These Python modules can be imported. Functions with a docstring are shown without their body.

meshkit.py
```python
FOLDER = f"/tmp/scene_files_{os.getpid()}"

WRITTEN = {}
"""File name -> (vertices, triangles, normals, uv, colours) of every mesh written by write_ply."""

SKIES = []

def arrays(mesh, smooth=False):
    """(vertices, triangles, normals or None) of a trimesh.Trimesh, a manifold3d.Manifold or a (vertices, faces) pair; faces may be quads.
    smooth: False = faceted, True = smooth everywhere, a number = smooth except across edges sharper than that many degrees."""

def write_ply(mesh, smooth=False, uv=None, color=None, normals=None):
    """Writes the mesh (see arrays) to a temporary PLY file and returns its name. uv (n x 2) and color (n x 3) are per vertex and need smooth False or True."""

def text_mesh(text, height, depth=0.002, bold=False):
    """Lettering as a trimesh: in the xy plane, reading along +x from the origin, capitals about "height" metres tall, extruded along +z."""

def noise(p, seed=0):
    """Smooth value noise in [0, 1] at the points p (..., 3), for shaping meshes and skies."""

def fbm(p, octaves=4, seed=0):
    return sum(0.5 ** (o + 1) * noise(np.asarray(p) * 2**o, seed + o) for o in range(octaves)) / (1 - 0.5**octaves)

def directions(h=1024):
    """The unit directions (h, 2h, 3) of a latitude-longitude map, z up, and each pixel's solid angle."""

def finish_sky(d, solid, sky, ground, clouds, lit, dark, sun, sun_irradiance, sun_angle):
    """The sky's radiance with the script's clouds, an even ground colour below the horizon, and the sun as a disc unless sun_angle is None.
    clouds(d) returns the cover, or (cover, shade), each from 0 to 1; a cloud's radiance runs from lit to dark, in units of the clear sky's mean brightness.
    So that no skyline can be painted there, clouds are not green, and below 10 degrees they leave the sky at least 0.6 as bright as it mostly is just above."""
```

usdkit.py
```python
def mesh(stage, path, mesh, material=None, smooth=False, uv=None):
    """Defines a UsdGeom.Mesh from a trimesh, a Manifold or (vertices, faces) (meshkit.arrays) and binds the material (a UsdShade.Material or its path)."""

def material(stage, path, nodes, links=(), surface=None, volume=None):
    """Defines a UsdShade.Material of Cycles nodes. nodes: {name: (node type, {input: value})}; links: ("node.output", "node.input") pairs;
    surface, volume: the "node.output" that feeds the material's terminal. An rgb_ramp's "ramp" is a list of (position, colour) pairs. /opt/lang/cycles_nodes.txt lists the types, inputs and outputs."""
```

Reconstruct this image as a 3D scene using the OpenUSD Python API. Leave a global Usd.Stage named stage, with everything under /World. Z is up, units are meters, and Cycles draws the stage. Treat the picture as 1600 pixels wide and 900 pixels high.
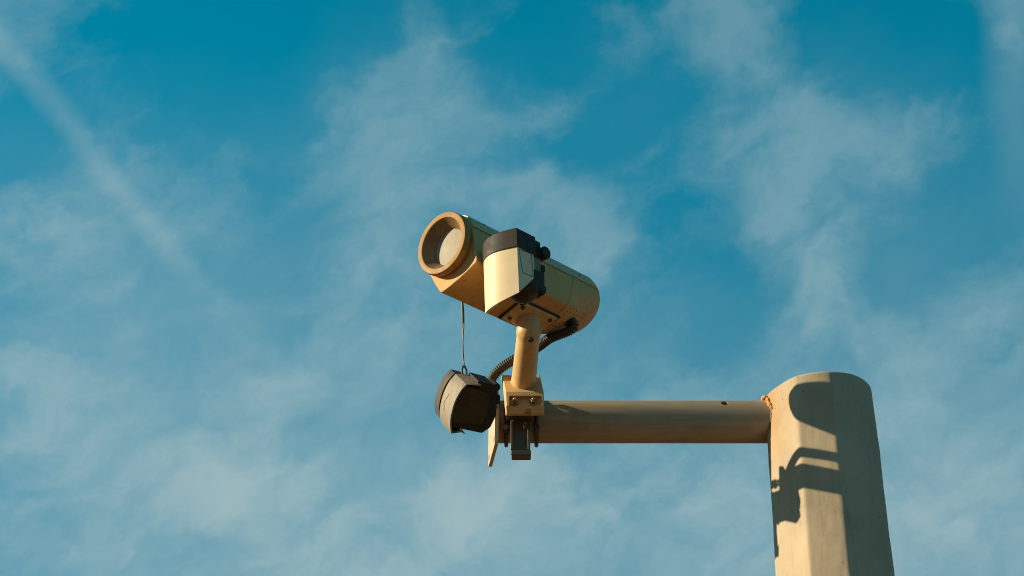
import math
import numpy as np
import trimesh
import manifold3d as m3
import shapely.geometry as sg
import usdkit
from meshkit import noise, fbm
from pxr import Usd, UsdGeom, UsdLux, UsdShade, Gf, Sdf

stage = Usd.Stage.CreateInMemory()
UsdGeom.SetStageUpAxis(stage, UsdGeom.Tokens.z)
UsdGeom.SetStageMetersPerUnit(stage, 1.0)
world = UsdGeom.Xform.Define(stage, '/World')
stage.SetDefaultPrim(world.GetPrim())
UsdGeom.Scope.Define(stage, '/World/Looks')

# ------------------------------------------------------------------ camera
PITCH = math.radians(30)
FPX, UNIT, HT = 2420.0, 0.0013, 3.2          # focal length in photo pixels; metres per pixel at the aim point; aim height
FWD = np.array([0, math.cos(PITCH), math.sin(PITCH)])
UPV = np.array([0, -math.sin(PITCH), math.cos(PITCH)])
RGT = np.array([1.0, 0, 0])
CAM = np.array([0, 0, HT]) - FPX * UNIT * FWD
cam = UsdGeom.Camera.Define(stage, '/World/camera')
M = np.eye(4); M[0, :3], M[1, :3], M[2, :3], M[3, :3] = RGT, UPV, -FWD, CAM
cam.AddTransformOp().Set(Gf.Matrix4d(*M.ravel().tolist()))
cam.CreateHorizontalApertureAttr(36.0); cam.CreateVerticalApertureAttr(20.25)
cam.CreateFocalLengthAttr(36.0 * FPX / 1600.0)
cam.CreateClippingRangeAttr(Gf.Vec2f(0.05, 20000))
EXPOSURE = 0.6
cam.CreateExposureAttr(EXPOSURE)

# ------------------------------------------------------------------ sun and sky
SUN_AZ, SUN_EL = math.radians(-87.2), math.radians(21.5)   # azimuth from the direction towards the viewer, negative = left
SUN = np.array([math.cos(SUN_EL) * math.sin(SUN_AZ), -math.cos(SUN_EL) * math.cos(SUN_AZ), math.sin(SUN_EL)])
sun = UsdLux.DistantLight.Define(stage, '/World/sun')
sun.CreateIntensityAttr(1.25); sun.CreateAngleAttr(0.53); sun.CreateNormalizeAttr(True)
sun.CreateColorAttr(Gf.Vec3f(1.0, 0.87, 0.63))
zx = SUN; xx = np.cross([0, 0, 1], zx); xx /= np.linalg.norm(xx); yx = np.cross(zx, xx)
M = np.eye(4); M[0, :3], M[1, :3], M[2, :3] = xx, yx, zx
sun.AddTransformOp().Set(Gf.Matrix4d(*M.ravel().tolist()))


def look(px, py):
    """Unit direction in the world of a point of the photograph."""
    d = RGT * (px - 800) / FPX + UPV * (450 - py) / FPX + FWD
    return d / np.linalg.norm(d)


def sky_material():
    n, l = {}, []
    n['pos'] = ('texture_coordinate', {})
    P = 'pos.generated'
    n['sky'] = ('sky_texture', {'sky_type': 'single_scattering', 'sun_disc': False, 'sun_elevation': SUN_EL, 'sun_rotation': math.atan2(SUN[0], SUN[1]),
                                'air_density': 1.0, 'aerosol_density': 0.25, 'ozone_density': 1.0})
    # the upper sky's tone carried lower down, as in the picture
    n['lift'] = ('vector_math', {'math_type': 'add', 'vector2': (0.0, 0.0, 1.1)})
    n['lifn'] = ('vector_math', {'math_type': 'normalize'})
    l += [('pos.generated', 'lift.vector1'), ('lift.vector', 'lifn.vector1'), ('lifn.vector', 'sky.vector')]
    n['tint'] = ('mix_color', {'blend_type': 'multiply', 'fac': 1.0, 'b': SKY_TINT, 'use_clamp': False})
    l.append(('sky.color', 'tint.a'))
    n['sz'] = ('separate_xyz', {}); l.append(('pos.generated', 'sz.vector'))
    n['deep'] = ('map_range', {'range_type': 'smoothstep', 'from_min': 0.55, 'from_max': 1.0, 'to_min': 1.0, 'to_max': 0.40, 'clamp': True}); l.append(('sz.z', 'deep.value'))
    n['deeper'] = ('mix_color', {'blend_type': 'multiply', 'fac': 1.0, 'use_clamp': False}); l += [('tint.result', 'deeper.a'), ('deep.result', 'deeper.b')]
    cnt = [0]

    def math_(op, a, b=None, c=None, clamp=False):
        k = f'm{cnt[0]}'; cnt[0] += 1
        n[k] = ('math', {'math_type': op, 'use_clamp': clamp})
        for s, v in (('value1', a), ('value2', b), ('value3', c)):
            if v is None: continue
            if isinstance(v, str): l.append((v, f'{k}.{s}'))
            else: n[k][1][s] = float(v)
        return f'{k}.value'

    def vnode(kind, props, links_):
        k = f'v{cnt[0]}'; cnt[0] += 1
        n[k] = (kind, props)
        for a, b in links_: l.append((a, f'{k}.{b}'))
        return k

    def smooth(v, a, b, lo=0.0, hi=1.0):
        k = vnode('map_range', {'range_type': 'smoothstep', 'from_min': a, 'from_max': b, 'to_min': lo, 'to_max': hi, 'clamp': True}, [(v, 'value')])
        return f'{k}.result'

    # torn cirrus, drawn out along one direction of the sky
    wn = vnode('noise_texture', {'dimensions': '3D', 'scale': 11.0, 'detail': 5.0, 'roughness': 0.6}, [(P, 'vector')])
    ws = vnode('vector_math', {'math_type': 'subtract', 'vector2': (0.5, 0.5, 0.5)}, [(f'{wn}.color', 'vector1')])
    wsc = vnode('vector_math', {'math_type': 'scale', 'scale': 0.085}, [(f'{ws}.vector', 'vector1')])
    warp = vnode('vector_math', {'math_type': 'add'}, [(P, 'vector1'), (f'{wsc}.vector', 'vector2')])
    W = f'{warp}.vector'
    wsd = vnode('vector_math', {'math_type': 'scale', 'scale': 0.022}, [(f'{ws}.vector', 'vector1')])
    warp2 = vnode('vector_math', {'math_type': 'add'}, [(P, 'vector1'), (f'{wsd}.vector', 'vector2')])
    W2 = f'{warp2}.vector'
    ax, ay, az = (math.cos(.5), math.sin(.5) * -.5, math.sin(.5) * .87), (-math.sin(.5), math.cos(.5) * -.5, math.cos(.5) * .87), (0, .87, .5)
    comp = []
    for axis, k in ((ax, 0.62), (ay, 1.25), (az, 1.0)):
        dd = vnode('vector_math', {'math_type': 'dot_product', 'vector2': axis}, [(W, 'vector1')])
        comp.append(math_('multiply', f'{dd}.value', k))
    cx = vnode('combine_xyz', {}, [(comp[0], 'x'), (comp[1], 'y'), (comp[2], 'z')])
    V = f'{cx}.vector'
    big = vnode('noise_texture', {'dimensions': '3D', 'scale': 9.0, 'detail': 10.0, 'roughness': 0.56}, [(V, 'vector')])
    fine = vnode('noise_texture', {'dimensions': '3D', 'scale': 42.0, 'detail': 6.0, 'roughness': 0.62, 'distortion': 0.4}, [(V, 'vector')])
    mid = vnode('noise_texture', {'dimensions': '3D', 'scale': 21.0, 'detail': 8.0, 'roughness': 0.6, 'distortion': 0.3}, [(V, 'vector')])
    cover = math_('add', math_('add', math_('multiply', f'{big}.fac', 0.62), math_('multiply', f'{mid}.fac', 0.24)), math_('multiply', f'{fine}.fac', 0.14))
    # thicker and thinner places of the cirrus
    for (px, py, rad, amt) in CLOUD_SPOTS:
        d = look(px, py)
        dot = vnode('vector_math', {'math_type': 'distance', 'vector2': tuple(d)}, [(W, 'vector1')])
        cover = math_('add', cover, smooth(f'{dot}.value', 0.0, rad / FPX, amt, 0.0))
    sep = vnode('separate_xyz', {}, [(P, 'vector')])
    low = smooth(f'{sep}.z', 0.33, 0.62, 1.0, 0.0)
    fac = math_('multiply', smooth(cover, 0.43, 0.73, 0.0, 1.0), math_('add', math_('multiply', low, 0.22), 0.40))
    # a thin veil that thickens towards the lower left
    veil = math_('multiply', low, 0.06)
    for (px, py, rad, amt) in VEILS:
        vd = vnode('vector_math', {'math_type': 'distance', 'vector2': tuple(look(px, py))}, [(W, 'vector1')])
        veil = math_('add', veil, smooth(f'{vd}.value', 0.0, rad / FPX, amt, 0.0))
    veil = math_('maximum', math_('multiply', veil, math_('add', math_('multiply', f'{mid}.fac', 1.1), 0.45)), 0.0)
    fac = math_('subtract', math_('add', fac, veil), math_('multiply', fac, veil))
    # contrails: great circles across the sky, ragged
    for (a, b, wid, amt, seedscale, end) in CONTRAILS:
        da, db = look(*a), look(*b)
        nn = np.cross(da, db); nn /= np.linalg.norm(nn)
        dt = vnode('vector_math', {'math_type': 'dot_product', 'vector2': tuple(nn)}, [(W2, 'vector1')])
        band = smooth(math_('absolute', f'{dt}.value'), 0.0, wid / FPX, amt, 0.0)
        e = vnode('vector_math', {'math_type': 'distance', 'vector2': tuple(look(*end[:2]))}, [(P, 'vector1')])
        band = math_('multiply', band, smooth(f'{e}.value', end[2] / FPX, end[3] / FPX, 1.0, 0.0))
        fac = math_('add', fac, math_('multiply', band, math_('add', math_('multiply', f'{big}.fac', 0.7), 0.15)))
    fac = math_('minimum', fac, 0.97)
    n['clouds'] = ('mix_color', {'blend_type': 'mix', 'b': CLOUD, 'use_clamp': False})
    l.extend([('deeper.result', 'clouds.a'), (fac, 'clouds.fac')])
    n['bg'] = ('background_shader', {'strength': SKY_STRENGTH})
    n['crest'] = ('mix_color', {'blend_type': 'mix', 'b': CREST, 'use_clamp': False})
    l += [('clouds.result', 'crest.a'), (math_('multiply', smooth(cover, 0.56, 0.84, 0.0, 0.55), math_('add', math_('multiply', low, 0.8), 0.1)), 'crest.fac'), ('crest.result', 'bg.color')]
    return usdkit.material(stage, '/World/Looks/sky_air', n, l, surface='bg.background')


SKY_STRENGTH = 0.10
SKY_TINT = (0.0, 1.36, 1.25)
CLOUD = (1.95, 3.02, 3.3)
CLOUD_SPOTS = [  # px, py, radius px, amount
    (300, 40, 260, -.16), (480, 60, 230, -.16), (330, 180, 130, -.10), (120, 120, 120, -.06), (15, 200, 110, -.12), (780, 0, 190, -.12), (900, 20, 150, -.10), (1000, 150, 160, -.12), (960, 260, 120, -.10), (1060, 390, 150, -.10),
    (880, 235, 80, -.06), (1000, 245, 50, .10), (1400, 40, 220, -.16), (1500, 110, 130, -.10), (1470, 350, 180, -.14), (1400, 400, 110, -.08), (430, 375, 120, -.09), (230, 420, 110, -.07), (440, 490, 90, -.06), (620, 640, 120, -.06), (1120, 530, 140, -.06), (240, 510, 80, -.05), (1540, 600, 120, -.05), (110, 760, 90, -.05), (840, 600, 100, -.05), (720, 640, 90, -.03),
    (60, 330, 170, .08), (190, 300, 110, .06), (180, 60, 150, -.08), (510, 150, 150, .12), (640, 180, 220, .16), (590, 260, 170, .08), (760, 200, 160, .08), (985, 50, 80, .12), (1130, 60, 120, .18), (1210, 40, 110, .14), (1250, 150, 110, .12),
    (1200, 240, 160, .12), (1340, 230, 190, .15), (1470, 220, 170, .12), (1180, 320, 110, .10), (1280, 410, 180, .12), (1560, 450, 130, .10), (560, 500, 190, .15), (460, 570, 150, .10), (850, 370, 150, .10), (940, 380, 110, .08), (680, 480, 160, .10),
    (60, 620, 150, .11), (140, 690, 150, .09), (330, 690, 200, .11), (250, 800, 200, .10), (420, 830, 220, .13), (600, 850, 220, .12), (740, 760, 170, .11), (860, 840, 200, .11), (1100, 800, 250, .11), (1480, 800, 260, .10), (1450, 560, 200, .08), (1050, 650, 200, .06), (1000, 480, 120, .05), (300, 600, 200, .05)]
CREST = (3.0, 3.7, 3.75)
VEILS = [(420, 960, 900, .58), (640, 240, 300, .14), (110, 400, 340, .14), (1330, 260, 280, .14), (1520, 820, 620, .42), (1480, 660, 300, .14), (300, 640, 320, .14), (1000, 1000, 600, .30), (900, 520, 260, .10), (1250, 560, 300, .08), (980, 200, 240, .05)]
CONTRAILS = [((0, 62), (300, 430), 32, 0.42, 1, (110, 210, 170, 370)), ((1580, 0), (1594, 300), 56, 0.5, 1, (1577, 40, 120, 360))]
dome = UsdLux.DomeLight.Define(stage, '/World/sky')
dome.CreateIntensityAttr(1.0)
dome.GetPrim().SetCustomDataByKey('kind', 'structure')
UsdShade.MaterialBindingAPI.Apply(dome.GetPrim()).Bind(sky_material())


# ------------------------------------------------------------------ materials
WARM = np.array([0.97, 0.85, 0.71])


def surface(name, color, color2=None, scale=30.0, rough=0.55, bump=0.0, bump_scale=200.0, stain=None, stain_scale=8.0, stain_amt=0.5, metallic=0.0, spec=0.5, drip=0.0, streak=None, contrast=(0.35, 0.65)):
    color, color2, stain = (None if c is None else tuple(WARM * c) for c in (color, color2, stain))
    n = {'tc': ('geometry', {}), 'no': ('noise_texture', {'scale': scale, 'detail': 6.0, 'roughness': 0.6}),
         'rp': ('rgb_ramp', {'ramp': [(contrast[0], color), (contrast[1], color2 or color)]}),
         'p': ('principled_bsdf', {'roughness': rough, 'metallic': metallic, 'specular_ior_level': spec})}
    l = [('no.fac', 'rp.fac')]
    if streak:
        n['map'] = ('mapping', {'mapping_type': 'point', 'scale': streak}); l += [('tc.position', 'map.vector'), ('map.vector', 'no.vector')]
    else:
        l += [('tc.position', 'no.vector')]
    col = 'rp.color'
    if stain:
        n['sn'] = ('noise_texture', {'scale': stain_scale, 'detail': 9.0, 'roughness': 0.68})
        n['sr'] = ('map_range', {'range_type': 'smoothstep', 'from_min': 0.5, 'from_max': 0.75, 'to_min': 0.0, 'to_max': stain_amt, 'clamp': True})
        n['sm'] = ('mix_color', {'blend_type': 'mix', 'b': stain})
        l += [('tc.position', 'sn.vector'), ('sn.fac', 'sr.value'), ('sr.result', 'sm.fac'), (col, 'sm.a')]
        col = 'sm.result'
    if drip:
        n['dm'] = ('mapping', {'mapping_type': 'point', 'scale': (1.0, 1.0, 0.07)})
        n['dn'] = ('noise_texture', {'scale': 95.0, 'detail': 5.0, 'roughness': 0.62})
        n['dk'] = ('noise_texture', {'scale': 14.0, 'detail': 3.0})
        n['dr'] = ('map_range', {'range_type': 'smoothstep', 'from_min': 0.52, 'from_max': 0.72, 'to_min': 0.0, 'to_max': drip, 'clamp': True})
        n['dq'] = ('math', {'math_type': 'multiply'})
        n['dd'] = ('mix_color', {'blend_type': 'multiply', 'b': (0.42, 0.36, 0.28)})
        l += [('tc.position', 'dm.vector'), ('dm.vector', 'dn.vector'), ('tc.position', 'dk.vector'), ('dn.fac', 'dr.value'), ('dr.result', 'dq.value1'), ('dk.fac', 'dq.value2'), ('dq.value', 'dd.fac'), (col, 'dd.a')]
        col = 'dd.result'
    l.append((col, 'p.base_color'))
    n['rn'] = ('map_range', {'from_min': 0.3, 'from_max': 0.7, 'to_min': max(0.05, rough - 0.1), 'to_max': min(1, rough + 0.12), 'clamp': True})
    l += [('no.fac', 'rn.value'), ('rn.result', 'p.roughness')]
    if bump:
        n['bn'] = ('noise_texture', {'scale': bump_scale, 'detail': 5.0, 'roughness': 0.6})
        n['b'] = ('bump', {'strength': bump, 'distance': 0.002})
        l += [('tc.position', 'bn.vector'), ('bn.fac', 'b.height'), ('b.normal', 'p.normal')]
    return n, l


def mat(name, *a, **k):
    n, l = surface(name, *a, **k)
    return usdkit.material(stage, '/World/Looks/' + name, n, l, surface='p.BSDF')


def concrete(weld):
    n, l = surface('concrete', (0.39, 0.34, 0.265), (0.475, 0.415, 0.32), scale=9.0, rough=0.85, bump=0.12, bump_scale=160.0, stain=(0.29, 0.26, 0.21), stain_scale=14.0, stain_amt=0.6, spec=0.2, drip=0.45)
    l = [x for x in l if x[1] != 'p.base_color' and x[1] != 'p.normal']
    # small air pits
    n['vo'] = ('voronoi_texture', {'scale': 48.0, 'feature': 'f1', 'randomness': 1.0})
    n['vr'] = ('map_range', {'range_type': 'smoothstep', 'from_min': 0.03, 'from_max': 0.10, 'to_min': 1.0, 'to_max': 0.0, 'clamp': True})
    n['vg'] = ('noise_texture', {'scale': 11.0, 'detail': 2.0})
    n['vt'] = ('math', {'math_type': 'greater_than', 'value2': 0.56})
    n['vm'] = ('math', {'math_type': 'multiply'})
    n['pit'] = ('mix_color', {'blend_type': 'mix', 'b': (0.17, 0.13, 0.09)})
    l += [('tc.position', 'vo.vector'), ('vo.distance', 'vr.value'), ('tc.position', 'vg.vector'), ('vg.fac', 'vt.value1'), ('vr.result', 'vm.value1'), ('vt.value', 'vm.value2'), ('vm.value', 'pit.fac'), ('dd.result', 'pit.a')]
    # rust washed out of the weld
    n['wv'] = ('vector_math', {'math_type': 'subtract', 'vector2': tuple(weld)})
    n['ws'] = ('vector_math', {'math_type': 'multiply', 'vector2': (1.0, 1.0, 0.55)})
    n['wl'] = ('vector_math', {'math_type': 'length'})
    n['wn'] = ('noise_texture', {'scale': 34.0, 'detail': 6.0, 'roughness': 0.65})
    n['wa'] = ('math', {'math_type': 'multiply_add', 'value2': 0.09, 'value3': -0.045})
    n['wb'] = ('math', {'math_type': 'add'})
    n['wr'] = ('map_range', {'range_type': 'smoothstep', 'from_min': 0.0, 'from_max': 0.085, 'to_min': 0.75, 'to_max': 0.0, 'clamp': True})
    n['rust'] = ('mix_color', {'blend_type': 'mix', 'b': (0.40, 0.22, 0.08)})
    l += [('tc.position', 'wv.vector1'), ('wv.vector', 'ws.vector1'), ('ws.vector', 'wl.vector1'), ('tc.position', 'wn.vector'), ('wn.fac', 'wa.value1'), ('wl.value', 'wb.value1'), ('wa.value', 'wb.value2'),
          ('wb.value', 'wr.value'), ('wr.result', 'rust.fac'), ('pit.result', 'rust.a'), ('rust.result', 'p.base_color')]
    n['b2'] = ('bump', {'strength': 0.5, 'distance': 0.002, 'invert': True})
    l += [('vm.value', 'b2.height'), ('b.normal', 'b2.normal'), ('b2.normal', 'p.normal')]
    return usdkit.material(stage, '/World/Looks/concrete', n, l, surface='p.BSDF')


MT = {
    'ground': mat('dry_ground', (0.095, 0.045, 0.012), (0.13, 0.062, 0.018), scale=0.6, rough=0.95, bump=0.4, bump_scale=6.0, stain=(0.06, 0.035, 0.012), stain_scale=0.15),
    'steel': mat('painted_steel', (0.29, 0.24, 0.165), (0.37, 0.31, 0.21), scale=30.0, streak=(0.25, 3.0, 3.0), rough=0.5, bump=0.12, bump_scale=300.0, stain=(0.20, 0.14, 0.08), stain_scale=18.0, stain_amt=0.55),
    'plate': mat('plate_steel', (0.50, 0.42, 0.31), (0.58, 0.49, 0.36), scale=40.0, rough=0.6, bump=0.12, stain=(0.22, 0.15, 0.08), stain_scale=45.0, stain_amt=0.6),
    'strap': mat('strap_steel', (0.085, 0.075, 0.052), (0.11, 0.095, 0.066), scale=60.0, rough=0.5, bump=0.15, stain=(0.10, 0.07, 0.04), stain_scale=60.0),
    'clamp': mat('clamp_steel', (0.06, 0.045, 0.03), (0.09, 0.07, 0.045), scale=80.0, rough=0.5, metallic=0.2),
    'weld': mat('weld_metal', (0.22, 0.155, 0.09), (0.34, 0.25, 0.15), scale=120.0, rough=0.75, bump=0.4, bump_scale=300.0, stain=(0.20, 0.09, 0.03), stain_scale=60.0, stain_amt=0.8),
    'grey': mat('grey_plastic', (0.075, 0.07, 0.06), (0.10, 0.092, 0.075), scale=50.0, rough=0.6, spec=0.2, stain=(0.14, 0.12, 0.09), stain_scale=45.0, stain_amt=0.5, drip=0.9),
    'rust': mat('rusty_weld', (0.50, 0.25, 0.07), (0.62, 0.36, 0.13), scale=90.0, rough=0.85, bump=0.6, bump_scale=260.0, stain=(0.14, 0.06, 0.02), stain_scale=120.0, stain_amt=0.9),
    'housing': mat('yellowed_paint', (0.56, 0.345, 0.135), (0.63, 0.395, 0.16), scale=16.0, rough=0.6, spec=0.2, bump=0.05, bump_scale=500.0, stain=(0.40, 0.24, 0.10), stain_scale=26.0, stain_amt=0.4, drip=0.9),
    'lid': mat('lid_paint', (0.50, 0.38, 0.235), (0.56, 0.43, 0.27), scale=26.0, rough=0.5, bump=0.06, bump_scale=500.0, stain=(0.22, 0.17, 0.11), stain_scale=60.0, stain_amt=0.6, drip=0.9),
    'ring': mat('ring_paint', (0.32, 0.18, 0.046), (0.39, 0.225, 0.06), scale=30.0, rough=0.6, spec=0.2, bump=0.06, bump_scale=400.0, stain=(0.27, 0.15, 0.07), stain_scale=50.0, stain_amt=0.5, drip=0.9),
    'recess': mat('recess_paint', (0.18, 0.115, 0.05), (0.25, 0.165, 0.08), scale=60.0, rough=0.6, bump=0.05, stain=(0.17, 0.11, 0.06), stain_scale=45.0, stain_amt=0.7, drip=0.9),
    'lens': mat('dusty_glass', (0.29, 0.275, 0.22), (0.36, 0.34, 0.275), scale=30.0, rough=0.5, spec=0.12, stain=(0.45, 0.36, 0.22), stain_scale=40.0, stain_amt=0.5, drip=0.5),
    'bracket': mat('bracket_paint', (0.60, 0.43, 0.21), (0.66, 0.48, 0.25), scale=22.0, rough=0.5, spec=0.3, bump=0.06, bump_scale=400.0, stain=(0.36, 0.22, 0.10), stain_scale=40.0, stain_amt=0.4, drip=0.9),
    'cream': mat('cream_plastic', (0.74, 0.63, 0.44), (0.79, 0.68, 0.49), scale=12.0, rough=0.55, spec=0.2, stain=(0.60, 0.50, 0.34), stain_scale=45.0, stain_amt=0.4, drip=0.5),
    'aged': mat('aged_plastic', (0.21, 0.188, 0.142), (0.275, 0.245, 0.185), scale=25.0, rough=0.55, bump=0.05, stain=(0.32, 0.25, 0.15), stain_scale=40.0, stain_amt=0.6, drip=0.9),
    'black': mat('black_plastic', (0.030, 0.026, 0.021), (0.045, 0.036, 0.026), scale=60.0, rough=0.6, spec=0.22, stain=(0.075, 0.062, 0.045), stain_scale=50.0, stain_amt=0.5, drip=0.9),
    'window': mat('dark_window', (0.050, 0.034, 0.016), (0.075, 0.05, 0.022), scale=30.0, rough=0.4, spec=0.25, stain=(0.10, 0.075, 0.04), stain_scale=45.0, stain_amt=0.6),
    'hose': mat('hose_plastic', (0.05, 0.043, 0.034), (0.07, 0.06, 0.046), scale=120.0, rough=0.45, spec=0.3),
    'wire': mat('wire_jacket', (0.11, 0.10, 0.085), (0.19, 0.17, 0.14), scale=200.0, rough=0.5),
    'bolt': mat('bolt_steel', (0.34, 0.25, 0.14), (0.46, 0.35, 0.21), scale=200.0, rough=0.4, metallic=0.7, stain=(0.2, 0.1, 0.04), stain_scale=200.0),
    'dark': mat('dark_hole', (0.012, 0.010, 0.008)),
}

# ------------------------------------------------------------------ scene helpers
taken = set()


def numbered(parent, name):
    p, k = f'{parent}/{name}', 0
    while p in taken:
        k += 1; p = f'{parent}/{name}_{k:03d}'
    taken.add(p)
    return p


def tag(prim, label=None, cat=None, group=None, kind=None):
    for k, v in (('label', label), ('category', cat), ('group', group), ('kind', kind)):
        if v: prim.SetCustomDataByKey(k, v)
    return prim


def thing(name, label, cat, loc, group=None):
    p = numbered('/World', name)
    x = UsdGeom.Xform.Define(stage, p); x.AddTranslateOp().Set(Gf.Vec3d(*map(float, loc)))
    tag(x.GetPrim(), label, cat, group)
    return p, np.asarray(loc, float)


def part(th, name, mesh, material, smooth=30, parent=None, label=None):
    """A mesh given in world coordinates, defined under a thing (or under one of its parts)."""
    root, loc = th
    if not hasattr(mesh, 'vertices'):
        mm = mesh.to_mesh(); mesh = trimesh.Trimesh(mm.vert_properties[:, :3], mm.tri_verts, process=False)
    mesh = mesh.copy(); mesh.vertices = mesh.vertices - loc
    p = numbered(parent or root, name)
    usdkit.mesh(stage, p, mesh, MT[material] if isinstance(material, str) else material, smooth=smooth)
    if label: stage.GetPrimAtPath(p).SetCustomDataByKey('label', label)
    return p


U = UNIT


def ray(px, py): return RGT * (px - 800) / FPX + UPV * (450 - py) / FPX + FWD


def at(px, py, y):
    """The point of the world at depth y (in units of UNIT) seen at a point of the photograph."""
    d = ray(px, py)
    return CAM + d * ((y * U - CAM[1]) / d[1])


def loft(rings, cap0=True, cap1=True):
    """Closed rings of the same number of points -> mesh."""
    rings = [np.asarray(r, float) for r in rings]
    n = len(rings[0]); v = np.vstack(rings); f = []
    for i in range(len(rings) - 1):
        a, b = i * n, (i + 1) * n
        for j in range(n):
            k = (j + 1) % n
            f += [(a + j, a + k, b + k), (a + j, b + k, b + j)]
    v = list(v)
    for flag, base, order in ((cap0, 0, 1), (cap1, (len(rings) - 1) * n, -1)):
        if flag:
            v.append(np.mean(v[base:base + n], axis=0)); c = len(v) - 1
            for j in range(n):
                k = (j + 1) % n
                f.append((c, base + k, base + j) if order > 0 else (c, base + j, base + k))
    m = trimesh.Trimesh(np.array(v), np.array(f), process=False)
    trimesh.repair.fix_normals(m)
    return m


def frame(axis, hint=(0, 0, 1)):
    a = np.asarray(axis, float); a = a / np.linalg.norm(a)
    x = np.cross(hint, a)
    if np.linalg.norm(x) < 1e-6: x = np.cross((1, 0, 0), a)
    x /= np.linalg.norm(x)
    return x, np.cross(a, x), a


def sweep(path, radii, n=24, caps=True):
    """A tube of circular section along a polyline."""
    path = np.asarray(path, float); radii = np.broadcast_to(radii, len(path))
    t = np.gradient(path, axis=0); t /= np.linalg.norm(t, axis=1)[:, None]
    x, y, _ = frame(t[0]); rings = []
    ang = np.linspace(0, 2 * np.pi, n, endpoint=False)
    for p, d, r in zip(path, t, radii):
        x = x - (x @ d) * d; x /= np.linalg.norm(x); y = np.cross(d, x)
        rings.append(p + r * (np.cos(ang)[:, None] * x + np.sin(ang)[:, None] * y))
    return loft(rings, caps, caps)


def spline(pts, n):
    from scipy.interpolate import CubicSpline
    pts = np.asarray(pts, float)
    s = np.r_[0, np.cumsum(np.linalg.norm(np.diff(pts, axis=0), axis=1))]
    return CubicSpline(s, pts)(np.linspace(0, s[-1], n))


SPH = trimesh.creation.icosphere(subdivisions=2).vertices


def rhull(points, r):
    """Rounded convex solid: the hull of small spheres at the points."""
    pts = np.vstack([np.asarray(p) + SPH * r for p in points])
    m = m3.Manifold.hull_points(pts.astype(np.float32).astype(float))
    mm = m.to_mesh()
    return trimesh.Trimesh(mm.vert_properties[:, :3], mm.tri_verts, process=True)


def cyl(a, b, r, n=28, r2=None, bev=0.0):
    a, b = np.asarray(a, float), np.asarray(b, float)
    x, y, d = frame(b - a); L = np.linalg.norm(b - a); r2 = r if r2 is None else r2
    ang = np.linspace(0, 2 * np.pi, n, endpoint=False)
    c = np.cos(ang)[:, None] * x + np.sin(ang)[:, None] * y
    st = [(0, r), (L, r2)] if not bev else [(0, r - bev), (bev, r), (L - bev, r2), (L, r2 - bev)]
    return loft([a + d * t + c * q for t, q in st])


def solid(m):
    m = m.copy(); m.merge_vertices()
    return m3.Manifold(m3.Mesh(np.asarray(m.vertices, np.float32), np.asarray(m.faces, np.uint32)))


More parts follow.
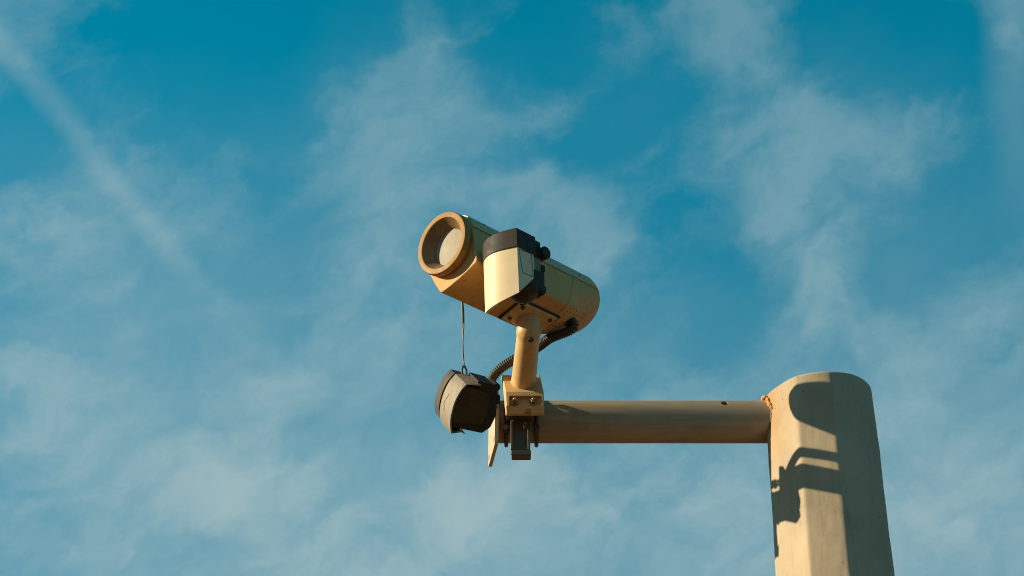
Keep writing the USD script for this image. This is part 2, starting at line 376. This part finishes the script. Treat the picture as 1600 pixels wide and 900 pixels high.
def hit(mesh, px, py):
    """First point and normal of the mesh seen at a point of the photograph."""
    d = ray(px, py); d = d / np.linalg.norm(d)
    t = mesh.triangles; e1, e2 = t[:, 1] - t[:, 0], t[:, 2] - t[:, 0]
    h = np.cross(d, e2); a = (e1 * h).sum(1); ok = np.abs(a) > 1e-15
    f = np.where(ok, 1 / np.where(ok, a, 1), 0); s = CAM - t[:, 0]
    u = f * (s * h).sum(1); q = np.cross(s, e1); v = f * (q @ d); k = f * (e2 * q).sum(1)
    good = ok & (u >= 0) & (v >= 0) & (u + v <= 1) & (k > 0)
    if not good.any(): return None
    i = np.flatnonzero(good)[np.argmin(k[good])]
    nrm = np.cross(e1[i], e2[i]); nrm /= np.linalg.norm(nrm)
    return CAM + d * k[i], nrm if nrm @ d < 0 else -nrm


# ------------------------------------------------------------------ ground
g = trimesh.creation.cylinder(radius=4000, height=1.0, sections=96); g.apply_translation((0, 0, -0.5))
usdkit.mesh(stage, numbered('/World', 'ground'), g, MT['ground'])
tag(stage.GetPrimAtPath('/World/ground'), 'dry brown earth below the camera post', 'ground', kind='structure')

# ------------------------------------------------------------------ concrete post with its welded steel arm
PIPE_Z = 2231.4
PIPE_R = 31.8
POLE_Y = -20.0
ZTOP = at(1290, 577.0, POLE_Y - 82)[2] / U
post_x = lambda z: 458. - (2241 - z) * 4 / 249
post_s = lambda z: 1 + (2241 - z) * 2.5 / 81 / 249
plan = sg.Polygon([(-83, 3), (-49, -67), (0, -82), (42, -69), (67, -38), (78, 4), (71, 44), (44, 74), (0, 84), (-45, 72), (-74, 42)])
from scipy.ndimage import gaussian_filter1d
pa = np.linspace(0, 2 * np.pi, 361)[:-1]
ex = plan.exterior
pr = []
for t in pa:
    q_ = sg.LineString([(0, 0), (300 * math.cos(t), 300 * math.sin(t))]).intersection(ex)
    pr.append(math.hypot(q_.x, q_.y))
pr = np.array(pr)
pr_s = gaussian_filter1d(pr, 15, mode='wrap'); pr_c = gaussian_filter1d(pr, 1.6, mode='wrap')
front_ = np.clip(1 - np.abs(((np.degrees(pa) - 232 + 180) % 360) - 180 - 0) / 60 * 1.0 + .35, 0, 1)
front_ = front_ * front_ * (3 - 2 * front_)
pr_c = pr_c * front_ + pr_s * (1 - front_)


def post_ring(z, shrink=0.0):
    k = np.clip((z - (ZTOP - 60)) / 60, 0, 1) ** 1.6 * .85
    rr = (pr_c * (1 - k) + pr_s * k) * post_s(z)
    p = np.c_[rr * np.cos(pa), rr * np.sin(pa)]
    r = np.linalg.norm(p, axis=1)
    p = p * ((r - shrink) / r)[:, None]
    return np.c_[post_x(z) + p[:, 0], POLE_Y + p[:, 1], np.full(len(p), z)] * U


zs = list(np.linspace(0, 1800, 12)) + list(np.linspace(1820, ZTOP - 5, 50))
rings = [post_ring(z) for z in zs] + [post_ring(ZTOP - 5 + 5 * math.sin(t), 5 * (1 - math.cos(t))) for t in np.linspace(0, math.pi / 2, 6)[1:]]
post = loft(rings)
nv = post.vertices / U
wob = (fbm(nv * [.018, .018, .012], 4, 5) - .5) * 3.0 + (fbm(nv * .09, 3, 9) - .5) * .7      # cast by hand: never quite flat
rad_ = np.c_[nv[:, 0] - post_x(nv[:, 2]), nv[:, 1] - POLE_Y]
rad_ /= np.maximum(np.linalg.norm(rad_, axis=1), 1)[:, None]
post.vertices[:, :2] += rad_ * wob[:, None] * U
pole = thing('camera_post', 'thick pale concrete post with angular sides and a welded steel pipe arm', 'post', (post_x(0) * U, POLE_Y * U, 0))
weld_at = hit(post, 1201, 640)[0]
shaft = part(pole, 'shaft', post, concrete(weld_at), smooth=25)
arm_l, arm_r = np.array([-22, 0, PIPE_Z]) * U, np.array([400, 0, PIPE_Z]) * U
outer = solid(cyl(arm_l, arm_r, PIPE_R * U, n=72))
inner = solid(cyl(arm_l - [.01, 0, 0], arm_r + [.01, 0, 0], (PIPE_R - 4) * U, n=48))
hp, hn = hit(cyl(arm_l, arm_r, PIPE_R * U, n=72), 1132, 629.5)
hole = solid(cyl(hp - hn * .02, hp + hn * .02, 5.6 * U, n=20))
pipe = outer - inner - hole
pipe_p = part(pole, 'pipe_arm', pipe, 'steel', smooth=35)
# square end plate, a little skewed, with four bolt holes
px0 = at(774.0, 697, -41)
yaw = math.radians(7.0)
e_y = np.array([-math.sin(yaw), math.cos(yaw), 0]); e_x = np.array([math.cos(yaw), math.sin(yaw), 0]); e_z = np.array([0, 0, 1.0])
pc = np.array([px0[0] - 46 * U * math.sin(yaw) - 2.5 * U, 0, PIPE_Z * U])
hw = 45.0
pc = pc + np.array([4.5, 2, -9]) * U
pcs = [pc + (a * (hw - 5) * e_y + b * (hw - 3) * e_z) * U for a in (-1, 1) for b in (-1, 1)]
sq = sg.box(-hw, -hw, hw, hw).buffer(-6).buffer(6, quad_segs=4)
ringp = np.array(sq.exterior.coords)[:-1]
plate = solid(loft([pc + (e_y * p[:, None] + e_z * q[:, None] + e_x * t) * U for t in (-2.6, 2.6) for p, q in [ringp.T]]))
for a in (-1, 1):
    for b in (-1, 1):
        c = pc + (a * 33 * e_y + b * 33 * e_z) * U
        plate = plate - solid(cyl(c - e_x * .02, c + e_x * .02, 4.6 * U, n=18))
part(pole, 'end_plate', plate, 'plate', smooth=30)
# lumpy weld round the joint
rng = np.random.default_rng(4)


def joint(t):
    """Point where the pipe meets the post at an angle round the pipe (0 = viewer's side, upwards positive)."""
    o = np.array([0, -math.cos(t), math.sin(t)]) * PIPE_R + [0, 0, PIPE_Z]
    for x in np.arange(300, 470, 0.8):
        rr = math.hypot(x - post_x(o[2]), o[1] - POLE_Y) / post_s(o[2])
        if rr < np.interp(math.atan2(o[1] - POLE_Y, x - post_x(o[2])) % (2 * math.pi), pa, pr_c): return np.array([x, o[1], o[2]])
    return None


def blob(pts, r, k, rough=.8):
    m = rhull([np.asarray(p) * U for p in pts], r * U)
    mm = solid(m).refine_to_length(1.0 * U).to_mesh()
    v_ = mm.vert_properties[:, :3].astype(float); c = v_.mean(0)
    v_ = v_ + (v_ - c) * ((fbm(v_ / U * .22 + k * 5.1, 4, 3)[:, None] - .5) * rough)
    return trimesh.Trimesh(v_, mm.tri_verts, process=False)


jt = {t: joint(t) for t in np.linspace(-1.5, 1.5, 25)}
ths = list(jt)
pts_ = [jt[t] for t in ths]
thin = sweep(spline([p for p in pts_ if p is not None], 120) * U, (1.5 + .9 * noise(np.c_[np.arange(120) * .35, np.zeros(120), np.zeros(120)], 3)) * U, n=10)
weld_p = part(pole, 'weld_bead', thin, 'weld', smooth=50, parent=pipe_p)
j1, j2, j3, j4 = (joint(t) for t in (1.28, .98, .78, .25))
part(pole, 'weld_lump', blob([j1 + [-1, -3, 1], j2 + [-2.5, -4, 1], j2 + [1.5, -4, -2]], 4.6, 1, 1.0), 'rust', smooth=50, parent=pipe_p)
part(pole, 'weld_lump', blob([j2 + [1, -4, -5], j3 + [0, -4, 0], j4 + [0.5, -3, 0]], 3.4, 2, 1.0), 'rust', smooth=50, parent=pipe_p)

# ------------------------------------------------------------------ housing frame: O on the front ring, u forwards, h to the viewer's right, w up
YO = -328.0
O = at(689.2, 379.1, YO)
v = (CAM - O) / np.linalg.norm(CAM - O)
rx = RGT - (RGT @ v) * v; rx /= np.linalg.norm(rx)
uy = np.cross(v, rx); uy = uy if uy @ UPV > 0 else -uy
uu = -.703 * rx + .340 * uy + .624 * v; uu /= np.linalg.norm(uu)
hh = np.cross(uu, [0, 0, 1.0]); hh /= np.linalg.norm(hh); hh = hh if hh[0] > 0 else -hh
ww = np.cross(hh, uu); ww = ww if ww[2] > 0 else -ww
S = ((O - CAM) @ FWD) / FPX


def hp_(b, h, z):
    b, h, z = np.broadcast_arrays(b, h, z)
    return O + S * (-b[..., None] * uu + h[..., None] * hh + z[..., None] * ww)


def rounded(pts, r, seg=4):
    return np.array(sg.Polygon(pts).buffer(-r).buffer(r, quad_segs=seg).exterior.coords)[:-1]


def resample(poly, n, start_angle=0.0, c=(0, -8)):
    """Points of the outline at even angles round c."""
    ls = sg.LinearRing(poly); out = []
    for a in np.linspace(0, 2 * np.pi, n, endpoint=False) + start_angle:
        seg = sg.LineString([c, (c[0] + 400 * math.cos(a), c[1] + 400 * math.sin(a))])
        q = seg.intersection(ls)
        if q.geom_type != 'Point': q = max(q.geoms, key=lambda g: g.distance(sg.Point(c)))
        out.append((q.x, q.y))
    return np.array(out)


ROLL = math.radians(18.0)                 # the whole camera sits a little rolled on its ball joint
hr_, wr_ = hh * math.cos(ROLL) + ww * math.sin(ROLL), ww * math.cos(ROLL) - hh * math.sin(ROLL)


def hr(b, h, z):
    b, h, z = np.broadcast_arrays(b, h, z)
    return O + S * (-b[..., None] * uu + h[..., None] * hr_ + z[..., None] * wr_)


NS = 120
SEAM = 2.0
UP = [(49.8, SEAM + .6), (49.5, 14), (46.5, 26), (42, 32.5), (35, 35.6), (20, 36.3), (0, 36.5)]
UP = UP + [(-x, y) for x, y in UP[::-1][1:]]
LOW = [(-51.4, SEAM - 1.2), (-50.5, -20), (-46.5, -45), (-42, -64), (-38.5, -67.0), (-20, -68.8), (0, -69.4), (20, -68.8), (38.5, -67.0), (42, -64), (46.5, -45), (50.5, -20), (51.4, SEAM - 1.2)]
HOUSE = resample(UP + LOW, NS, c=(0, 0))
TALL = resample(UP + [(51.0 * math.cos(t), 57 * math.sin(t)) for t in np.linspace(math.pi, 2 * math.pi, 60)[1:-1]], NS, c=(0, 0))
camth = thing('security_camera', 'weathered tan surveillance camera housing with round recessed lens front', 'security camera', hr(170, 0, -66))
th = np.linspace(0, 2 * np.pi, NS, endpoint=False)
circ = lambda R: np.c_[R * np.cos(th), R * np.sin(th)]


def sec(b, p, shear=0.0, out=0.0):
    if out: p = p * (1 + out / np.linalg.norm(p, axis=1))[:, None]
    return hr(b + shear * p[:, 1], p[:, 0], p[:, 1])


# body: flat front just behind the ring, sharp lower edge, straight sides tapering down
low = HOUSE
rr_ = [sec(16.6, circ(35.2)), sec(16.6, HOUSE, 0, -1.2), sec(17.1, HOUSE, 0, -.4), sec(18.3, HOUSE)] + [sec(b, low) for b in (60, 120, 180)] + [sec(262, low, .5), sec(267, low, .5)]
body = loft(rr_, False, True)
body_p = part(camth, 'housing_body', body, 'housing', smooth=24)
rear_r = [sec(263.5, low * .975, .5), sec(263.5, low, .5, .9)]
for b, m, sh in ((270, .2, .42), (278, .5, .26), (286, .85, .08), (292, 1, 0), (300, 1, 0), (307, 1, 0)) + tuple((314 + 26 * math.sin(t), 1, 0) for t in np.linspace(0, math.pi / 2, 11)):
    th_ = math.asin(min(1, max(0, (b - 314) / 26))); tz_ = math.asin(min(1, max(0, (b - 272) / 70.0)))
    p = (low * (1 - m) + TALL * m) * (1 - .25 * (1 - math.cos(th_)), 1 - .60 * (1 - math.cos(tz_)))
    rear_r.append(sec(b, p, sh, .9))
rear = loft(rear_r)
rear_p = part(camth, 'rear_cover', rear, 'housing', smooth=40)
# lid: the round upper shell
LID = [(52.8, SEAM - .1), (52.4, 15), (49.4, 27), (44, 34.5), (36, 37.8), (20, 38.6), (0, 38.8)]
LID = np.array(LID + [(-x, y) for x, y in LID[::-1][1:]])
lr = [sec(21.0, LID * .985), sec(22.2, LID)] + [sec(b, LID) for b in (100, 200, 314)]
for t in np.linspace(0, math.pi / 2, 11)[1:]:
    p = np.c_[LID[:, 0] * (1 - .24 * (1 - math.cos(t))), SEAM + (LID[:, 1] - SEAM) * (1 - .36 * (1 - math.cos(t)))]
    lr.append(sec(314 + 27 * math.sin(t), p))
lid_p = part(camth, 'lid', loft(lr), 'lid', smooth=35)
for px, py in ((757, 349), (906, 428)):
    q = hit(loft(lr), px, py + 2)
    if q: part(camth, 'lid_screw', cyl(q[0] - q[1] * .002, q[0] + q[1] * .0006, 1.8 * U, n=10), 'clamp', parent=lid_p)
# front ring, with a bevelled rim and a conical recess
prof = [(16.5, 46), (16.5, 50.5), (12, 52.0), (10.5, 52.6), (2.0, 52.6), (0.4, 51.6), (0, 50.2), (0, 44.2), (.5, 43.2), (2.0, 42.4)]
ringm = loft([hr(b, R * np.cos(th), R * np.sin(th)) for b, R in prof], False, False)
ring_p = part(camth, 'front_ring', ringm, 'ring', smooth=35)
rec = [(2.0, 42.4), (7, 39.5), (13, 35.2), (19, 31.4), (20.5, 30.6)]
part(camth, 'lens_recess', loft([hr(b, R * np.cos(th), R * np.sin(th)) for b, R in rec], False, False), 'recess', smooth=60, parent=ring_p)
part(camth, 'lens_glass', loft([hr(b, R * np.cos(th), R * np.sin(th)) for b, R in ((20.2, 31.5), (20.0, 29), (19.4, 20), (19.1, 8))]), 'lens', smooth=60, parent=ring_p)
# vent holes in the rear cover
for r_ in range(6):
    for c_ in range(6):
        x, y = 430 - 33 * r_ + 28 * c_, 605 + 33 * r_ + 13.2 * c_
        if math.hypot(x - 400, y - 735) < 62 or (x < 400 and y > 740 and x + y > 1130): continue
        q = hit(rear, 820 + x / 6, 380 + y / 6)
        if q is None: continue
        part(camth, 'vent_hole', cyl(q[0] - q[1] * .002, q[0] + q[1] * .00025, 1.15 * U, n=10), 'dark', smooth=False, parent=rear_p)
# mounting plate under the housing
part(camth, 'mounting_frame', rhull([hr(b, h, dz) for b, h in ((143, -36), (236, -36), (236, 16), (143, 16)) for dz in (-70.2, -62)], 1.0 * U), 'dark')
part(camth, 'mounting_plate', rhull([hr(b, h, dz) for b, h in ((147, -32), (231, -32), (231, 12), (147, 12)) for dz in (-72.5, -66)], 1.5 * U), 'bracket')
for b, h in ((156, -25), (222, -25), (222, 5), (156, 5)):
    c = hr(b, h, -73.5)
    part(camth, 'plate_screw', cyl(c, c - wr_ * 3 * U, 3.2 * U, n=12, bev=.5 * U), 'clamp')

# ------------------------------------------------------------------ mounting bracket
br = thing('camera_bracket', 'tan tubular camera bracket bolted and strapped onto the pipe arm', 'bracket', np.array([15, -50, PIPE_Z - 40]) * U)
ball = hr(190, -16, -90)
elbow = at(826, 519, ball[1] / U + 6)
base_top = at(818, 599, -76)
dirn = (base_top - elbow)
# neck and knuckle as one rounded solid
neck = [hr(190, -16, -70) + SPH * 17 * U, hr(190, -16, -80) + SPH * 15.5 * U, elbow + SPH * 17.2 * U]
nk = m3.Manifold.hull_points(np.vstack(neck[0:2]).astype(float)) + m3.Manifold.hull_points(np.vstack([(hr(190, -16, -80) + SPH * 15.5 * U), trimesh.creation.icosphere(subdivisions=3).vertices * 17.4 * U + elbow]).astype(float))
part(br, 'knuckle', nk, 'bracket', smooth=45)
L = np.linalg.norm(dirn)
path = [elbow + dirn * t for t in (0.0, .04, .3, .6, .86, .93, .97, 1.0, 1.05)]
rad = np.array([15.6, 16.0, 16.6, 17.2, 17.8, 18.2, 18.6, 19.2, 20]) * U
part(br, 'tube', sweep(path, rad, n=36), 'bracket', smooth=40)
q = hit(nk and trimesh.Trimesh(nk.to_mesh().vert_properties[:, :3], nk.to_mesh().tri_verts), 829.5, 531)
part(br, 'knuckle_bolt', cyl(q[0] - q[1] * 3 * U, q[0] + q[1] * 1.0 * U, 4.6 * U, n=6), 'clamp')
# base: sloping upper part and a lower block
YB = -36.0
bx = [at(786.5, 588, -66), at(842, 588, -66), at(791.5, 614, -93), at(847.5, 614, -93), at(793, 645, -88), at(848, 644, -88), at(792.4, 634, -96), at(848, 634, -96), at(792, 648, -58), at(847.5, 647.5, -58), at(792, 643, -60), at(847, 643, -60), at(785.5, 590, -60), at(842, 590, -60)]
base = rhull(bx, 2.0 * U)
bs = solid(base)
# recess that holds the two bolts, and a half-round notch
o1, n1 = hit(base, 821, 628)
ax = np.array([1.0, 0, 0]); ay = np.cross(n1, ax)
ct = hit(base, 821, 626.5)[0]
rec_box = rhull([ct + ax * sx * 22.5 * U + ay * sy * 8.3 * U + n1 * sz * U for sx in (-1, 1) for sy in (-1, 1) for sz in (-7, 9)], .8 * U)
bs = bs - solid(rec_box)
nt = hit(base, 824.5, 641.5)[0]
bs = bs - solid(cyl(nt - n1 * 12 * U, nt + n1 * 12 * U, 5.2 * U, n=20))
base_p = part(br, 'base', bs, 'bracket', smooth=35)
for px in (804, 833.5):
    c = at(px, 627.5, (ct[1] / U) + 7)
    part(br, 'bolt', trimesh.util.concatenate([cyl(c - n1 * 2 * U, c + n1 * 1.4 * U, 6.4 * U, n=22, bev=.5 * U), cyl(c, c + n1 * 5.5 * U, 4.3 * U, n=6, bev=.4 * U), cyl(c + n1 * 5 * U, c + n1 * 8.5 * U, 2.3 * U, n=12, bev=.3 * U)]), 'bolt')
# dark strap channel going down in front of the pipe
xs = (at(800, 680, -40)[0], at(826.5, 680, -40)[0])
ztop_s, zbot_s = at(812, 640, -40)[2], at(812, 703, -40)[2]
strap = [rhull([np.array([x, y * U, z]) for x in xs for y in (-41, -37) for z in (ztop_s, zbot_s)], .8 * U)]
strap_p = part(br, 'strap', strap[0], 'strap')
for x in xs:
    part(br, 'strap_flange', rhull([np.array([x + d * U, y * U, z]) for d in (-1.2, 1.2) for y in (-43, -22) for z in (ztop_s, zbot_s)], .5 * U), 'strap', parent=strap_p)
zl = at(812, 708, -42)[2]
part(br, 'strap_lip', rhull([np.array([x + d * U, y * U, zl + dz * U]) for x, d in ((xs[0], 0), (xs[1], 2)) for y in (-45, -26) for dz in (-3.0, 2.5)], .7 * U), 'strap', parent=strap_p)
for zz, xx in ((38, xs[0] + 4 * U), (26, xs[1] - 4 * U), (-17, xs[0] + 4 * U), (-29, xs[1] - 4 * U)):
    c = np.array([xx, -62 * U, (PIPE_Z + zz) * U])
    part(br, 'clamp_rod', cyl(c, c + [0, 27 * U, 0], 2.4 * U, n=10), 'clamp')
    part(br, 'clamp_rod_nut', cyl(c + [0, 11 * U, 0], c + [0, 17 * U, 0], 4.6 * U, n=6), 'clamp')
part(br, 'pipe_clamp', rhull([np.array([x, y * U, (PIPE_Z + dz) * U]) for x in (xs[0] - 6 * U, xs[1] + 6 * U) for y in (-62, -36) for dz in (-14, 12)], 1.5 * U), 'strap')
for px in (791, 838):
    x = at(px, 660, 0)[0]
    ta = np.linspace(-math.pi * 1.15, .15 * math.pi, 40)
    ub = np.c_[np.full(40, x), 35.0 * U * np.sin(ta) * -1 * 0 + 35 * U * -np.sin(ta - math.pi / 2) * 1, PIPE_Z * U + 35 * U * np.cos(ta - math.pi / 2)]
    full = np.linspace(0, 2 * np.pi, 49)
    ub = np.c_[np.full(49, x), 35 * U * np.cos(full), PIPE_Z * U + 35 * U * np.sin(full)]
    part(br, 'clamp_band', sweep(ub, 3.0 * U, n=10), 'clamp', smooth=40)
    for zz in (26, -28):
        c = np.array([x, -36 * U, (PIPE_Z + zz) * U])
        part(br, 'clamp_nut', cyl(c + [0, 6 * U, 0], c - [0, 7 * U, 0], 4.4 * U, n=6), 'clamp')

# ------------------------------------------------------------------ conduit from the rear cover down behind the bracket
q = hit(rear, 890.5, 503)
yq = q[0][1] / U
cp = [q[0] - q[1] * 6 * U, q[0] + q[1] * 10 * U, at(866, 525.5, -158), at(845, 539, -130), at(822, 552, -101), at(795, 567, -84), at(776, 582, -74), at(766, 598, -68), at(764, 618, -62), at(772, 640, -56)]
cpath = spline(cp, 900)
sl = np.r_[0, np.cumsum(np.linalg.norm(np.diff(cpath, axis=0), axis=1))] / U
cr = (6.8 + 0.7 * np.tanh(2.0 * np.sin(sl / 3.4 * 2 * np.pi))) * U
cd = thing('corrugated_conduit', 'black corrugated cable conduit curving from camera housing behind the bracket tube', 'conduit', cpath[450])
part(cd, 'hose', sweep(cpath, cr, n=20), 'hose', smooth=60)
part(cd, 'gland', sweep([q[0] - q[1] * 1 * U, q[0] + q[1] * 4 * U], 8.6 * U, n=24), 'black')


# ------------------------------------------------------------------ upper sensor box on the side of the housing
def box_front(z, k=0.0, n=14):
    """Outline of the convex front from the housing to the free edge (b, h)."""
    t = np.linspace(0, 1, n)
    b = 50 + 10 * t - 15 * np.sin(np.pi * t ** .8) * 1.0
    h = 44 + 61 * t
    nb, nh = -np.ones_like(t) * k, np.zeros_like(t)
    return b + nb, h + nh + k * t


def hb(b, h, z):
    return hp_(np.asarray(b) - 26.0, np.asarray(h) + 22.6, np.asarray(z) - 19.2)


def hc(b, h, z):
    return hb(np.asarray(b) - 14.0, np.asarray(h) + 12.5, np.asarray(z) - 11.0)


def box_front(k=0.0, n=14):
    """Outline of the convex front from the housing to the free edge (b, h)."""
    t = np.linspace(0, 1, n)
    return 50 - 5 * t - 14 * np.sin(np.pi * t ** .8) - k, 44 + 73.7 * t + k * t


sb = thing('sensor_box', 'cream sensor box with black cap fixed on the camera housing side', 'sensor box', hb(80, 75, -110))
bf, hf = box_front()
outline = np.array(list(zip(bf, hf)) + [(83, 117.5), (83, 44)])


def box_bottom(b, h):
    """The bottom is cut away rising to the back."""
    t = np.clip((h - 44) / 73.7, 0, 1)
    return -123 + 8.4 * t + np.clip(b - (50 - 5 * t), 0, 60) * 1.03 - 6 * np.sin(np.pi * t ** .8) * (b < 60)


top = hb(outline[:, 0], outline[:, 1], np.full(len(outline), -36.5))
bot = hb(outline[:, 0], outline[:, 1], box_bottom(outline[:, 0], outline[:, 1]))
sbody = part(sb, 'cover', loft([bot, top]), 'cream', smooth=25)
# thin inset panel on the side of the cover
pan = [(49, -40), (77, -37), (79, -76), (55, -78)]
c_ = []
for i in range(4):
    a, b_ = np.array(pan[i]), np.array(pan[(i + 1) % 4])
    c_.append(sweep([hb(a[0], 117.7, a[1]), hb((a[0] + b_[0]) / 2, 117.7, (a[1] + b_[1]) / 2), hb(b_[0], 117.7, b_[1])], .45 * U, n=6))
part(sb, 'panel_groove', trimesh.util.concatenate(c_), 'strap', parent=sbody)
# cap
bf2, hf2 = box_front(1.4)
o2 = np.array(list(zip(bf2, hf2)) + [(86, 119.5), (86, 113.5), (104, 113.5), (104, 44)])
z0 = np.full(len(o2), -37.0)
rise = 30 + 2.5 * np.clip((o2[:, 1] - 44) / 73.7, 0, 1)
sh_ = lambda k: (75 + (o2[:, 0] - 75) * k, 80 + (o2[:, 1] - 80) * k)
capm = loft([hb(o2[:, 0], o2[:, 1], z0), hb(o2[:, 0], o2[:, 1], z0 + rise - 2.2), hb(*sh_(.985), z0 + rise - .7), hb(*sh_(.955), z0 + rise)])
cap_p = part(sb, 'cap', capm, 'black', smooth=28)
# ribbed rear section, black rear parts and the swivel knob
part(sb, 'rib_block', rhull([hb(b, h, z) for b in (83, 102) for h in (46, 113.5) for z in (-71, -38)], .8 * U), 'aged')
ribs = [rhull([hb(b + d, 114.2, z) for d in (-.7, .7) for z in (-68, -39)], .8 * U) for b in (85.5, 89, 92.5, 96, 99.5)]
part(sb, 'ribs', trimesh.util.concatenate(ribs), 'aged')
part(sb, 'rear_shell', rhull([hc(b, h, z) for b, h, z in ((97, 60, -50), (97, 104, -52), (118, 104, -50), (118, 60, -48), (96, 60, -80), (96, 104, -74), (118, 103, -84), (116, 60, -88))], 1.5 * U), 'black')
part(sb, 'knob', cyl(hc(124, 84, -12), hc(124, 109, -12), 8.6 * U, n=28, bev=1.5 * U), 'black')
part(sb, 'knob_arm', rhull([hc(b, h, z) for b in (112, 124) for h in (88, 102) for z in (-18, -6)], 1.5 * U), 'black')
for zz in (-40, -76):
    part(sb, 'latch', rhull([hc(b, h, zz + dz) for b in (116, 122) for h in (96, 103) for dz in (-4, 4)], 1.2 * U), 'black')
# rounded dark window under the slanting bottom
el = trimesh.creation.icosphere(subdivisions=4).vertices
dome_v = trimesh.creation.icosphere(subdivisions=4)
dome_v.vertices = hc(100, 80, -73) + (el[:, :1] * 19 * -uu + el[:, 1:2] * 22 * hh + el[:, 2:] * 20 * ww) * U
part(sb, 'lower_window', dome_v, 'window', smooth=60)
part(sb, 'mount_arm', rhull([hb(b, h, z) for b in (90, 102) for h in (20, 60) for z in (-38, -20)], 1.5 * U), 'black')

# ------------------------------------------------------------------ second sensor box hanging on wires
wire_top = hit(body, 722.5, 471)[0]
OS = at(730.3, 629.2, wire_top[1] / U)
vs = (CAM - OS) / np.linalg.norm(CAM - OS)
rs = RGT - (RGT @ vs) * vs; rs /= np.linalg.norm(rs)
us = np.cross(vs, rs); us = us if us @ UPV > 0 else -us
SS = ((OS - CAM) @ FWD) / FPX
NF = .30 * rs - .30 * us + .905 * vs; NF /= np.linalg.norm(NF)


def zp(x, y, depth=0.0):
    """A point of the box: outline coordinates of its open face, pushed back along the box's axis."""
    X, Y = (x - 310) / 5.14, (330 - y) / 5.14
    Z = (-(.30 * X) + .30 * Y) / .905
    return OS + SS * (X * rs + Y * us + Z * vs) - NF * depth * SS


hs = thing('sensor_box', 'broken cream and black sensor box dangling on a thin wire', 'sensor box', zp(310, 560, 25))
arc = [(300, 182), (262, 222), (226, 280), (198, 345), (180, 410), (171, 465), (170, 520), (180, 578)]
arc = np.array(arc, float)
arc = np.vstack([spline(np.c_[arc, np.zeros(len(arc))], 18)[:, :2]])
outer_ = np.vstack([[(418, 182)], arc, [(262, 566)]])
inn = np.vstack([[(262, 552)], (arc + [13, -2])[::-1] * [1, .98] + [0, 8], [(418, 196)]])
poly = np.vstack([outer_, inn])


def extr(poly, d0, d1):
    """A (possibly concave) outline of the face extruded along the box's axis."""
    pg = sg.Polygon(poly).buffer(0)
    m = trimesh.creation.extrude_polygon(pg, 1.0, engine='earcut')
    vv = m.vertices
    m.vertices = np.array([zp(x, y, d0 + (d1 - d0) * z) for x, y, z in vv])
    trimesh.repair.fix_normals(m)
    return m


cov = part(hs, 'cover', extr(poly, -1.0, 56), 'aged', smooth=25)
part(hs, 'broken_edge', extr([(240, 560), (298, 583), (268, 545), (262, 560)], -.5, 4), 'aged', smooth=False, parent=cov)
# crack lines in the cover
def crack(name, pts):
    q_ = spline([zp(x, y, d) + (zp(x, y, d) - zp(x + 14, y + dy, d)) / 14 * .7 for x, y, d, dy in pts], 40)
    part(hs, name, sweep(q_ + (noise(np.arange(40)[:, None] * [.6, 0, 0] + [[0, 3.3, 0]])[:, None] - .5) * .35 * U, .38 * U, n=6), 'strap', parent=cov)


ap = lambda t: arc[int(t * (len(arc) - 1))]
crack('crack', [(*ap(.40), 34, 0), (*ap(.48), 36, 0), (*ap(.60), 40, 0), (*ap(.66), 36, 0), (*ap(.76), 38, 0)])
crack('crack', [(304, 181, 36, 14), (335, 181, 24, 14), (365, 181, 15, 14), (398, 181, 9, 14)])
bodyp = [(300, 190), (396, 196), (402, 158), (532, 190), (556, 228), (556, 300), (546, 440), (500, 535), (432, 580), (300, 552), (186, 532), (178, 460), (205, 345), (255, 240)]
part(hs, 'body', extr(np.array(sg.Polygon(bodyp).buffer(-8).buffer(8, quad_segs=3).exterior.coords)[:-1], 3.0, 50), 'black', smooth=25)
win = [(305, 205), (400, 225), (485, 262), (490, 300), (470, 430), (425, 515), (300, 500), (195, 490), (192, 450), (215, 350), (262, 250)]
part(hs, 'dark_window', extr(np.array(sg.Polygon(win).buffer(-10).buffer(10, quad_segs=3).exterior.coords)[:-1], 1.2, 8), 'window', smooth=25)
frm = sg.Polygon(win).buffer(7).difference(sg.Polygon(win).buffer(1))
part(hs, 'window_rim', extr(np.array(frm.exterior.coords)[:-1], 2.0, 6), 'black', smooth=25)
back = np.vstack([arc * [1, .93] + [-6, 8], [(330, 500), (400, 300), (390, 200)]])
part(hs, 'back_cap', extr(np.array(sg.Polygon(back).buffer(-3).buffer(3).exterior.coords)[:-1], 56.5, 80), 'grey', smooth=25)
part(hs, 'knob', cyl(zp(552, 215, 4), zp(552, 215, 30), 5.6 * U, n=20, bev=1 * U), 'black')
part(hs, 'latch', rhull([zp(x, y, d) for x in (560, 578) for y in (285, 345) for d in (6, 16)], 1.0 * U), 'black')
hook = zp(362, 180, 49)

# ------------------------------------------------------------------ the wire it hangs on
top = wire_top
end = at(724.5, 574, hook[1] / U)

wr = thing('hanging_wire', 'thin twin wire hanging from the camera housing to the broken sensor box', 'wire', end)
for s_ in (-1, 1):
    t = np.linspace(0, 1, 60)[:, None]
    pth = top * (1 - t) + end * t
    tt = t[:, 0]
    pth[:, 0] += s_ * (.35 + .6 * np.sin(tt * 5 + .6) * np.sin(np.pi * tt) ** .5) * U + .6 * U * np.sin(tt * 7)
    pth[:, 1] += s_ * .8 * U * np.cos(tt * 5)
    part(wr, 'strand', sweep(pth, 0.95 * U, n=8), 'wire', smooth=60)
for s_ in (-1, 1):
    e2 = hook + np.array([s_ * 2.6, 0, 1.5]) * U
    part(wr, 'hook_end', sweep(spline([end + [0, 0, 3 * U], (end + e2) / 2 + [s_ * 1.6 * U, 0, 1 * U], e2], 16), 1.3 * U, n=8), 'clamp', smooth=60)
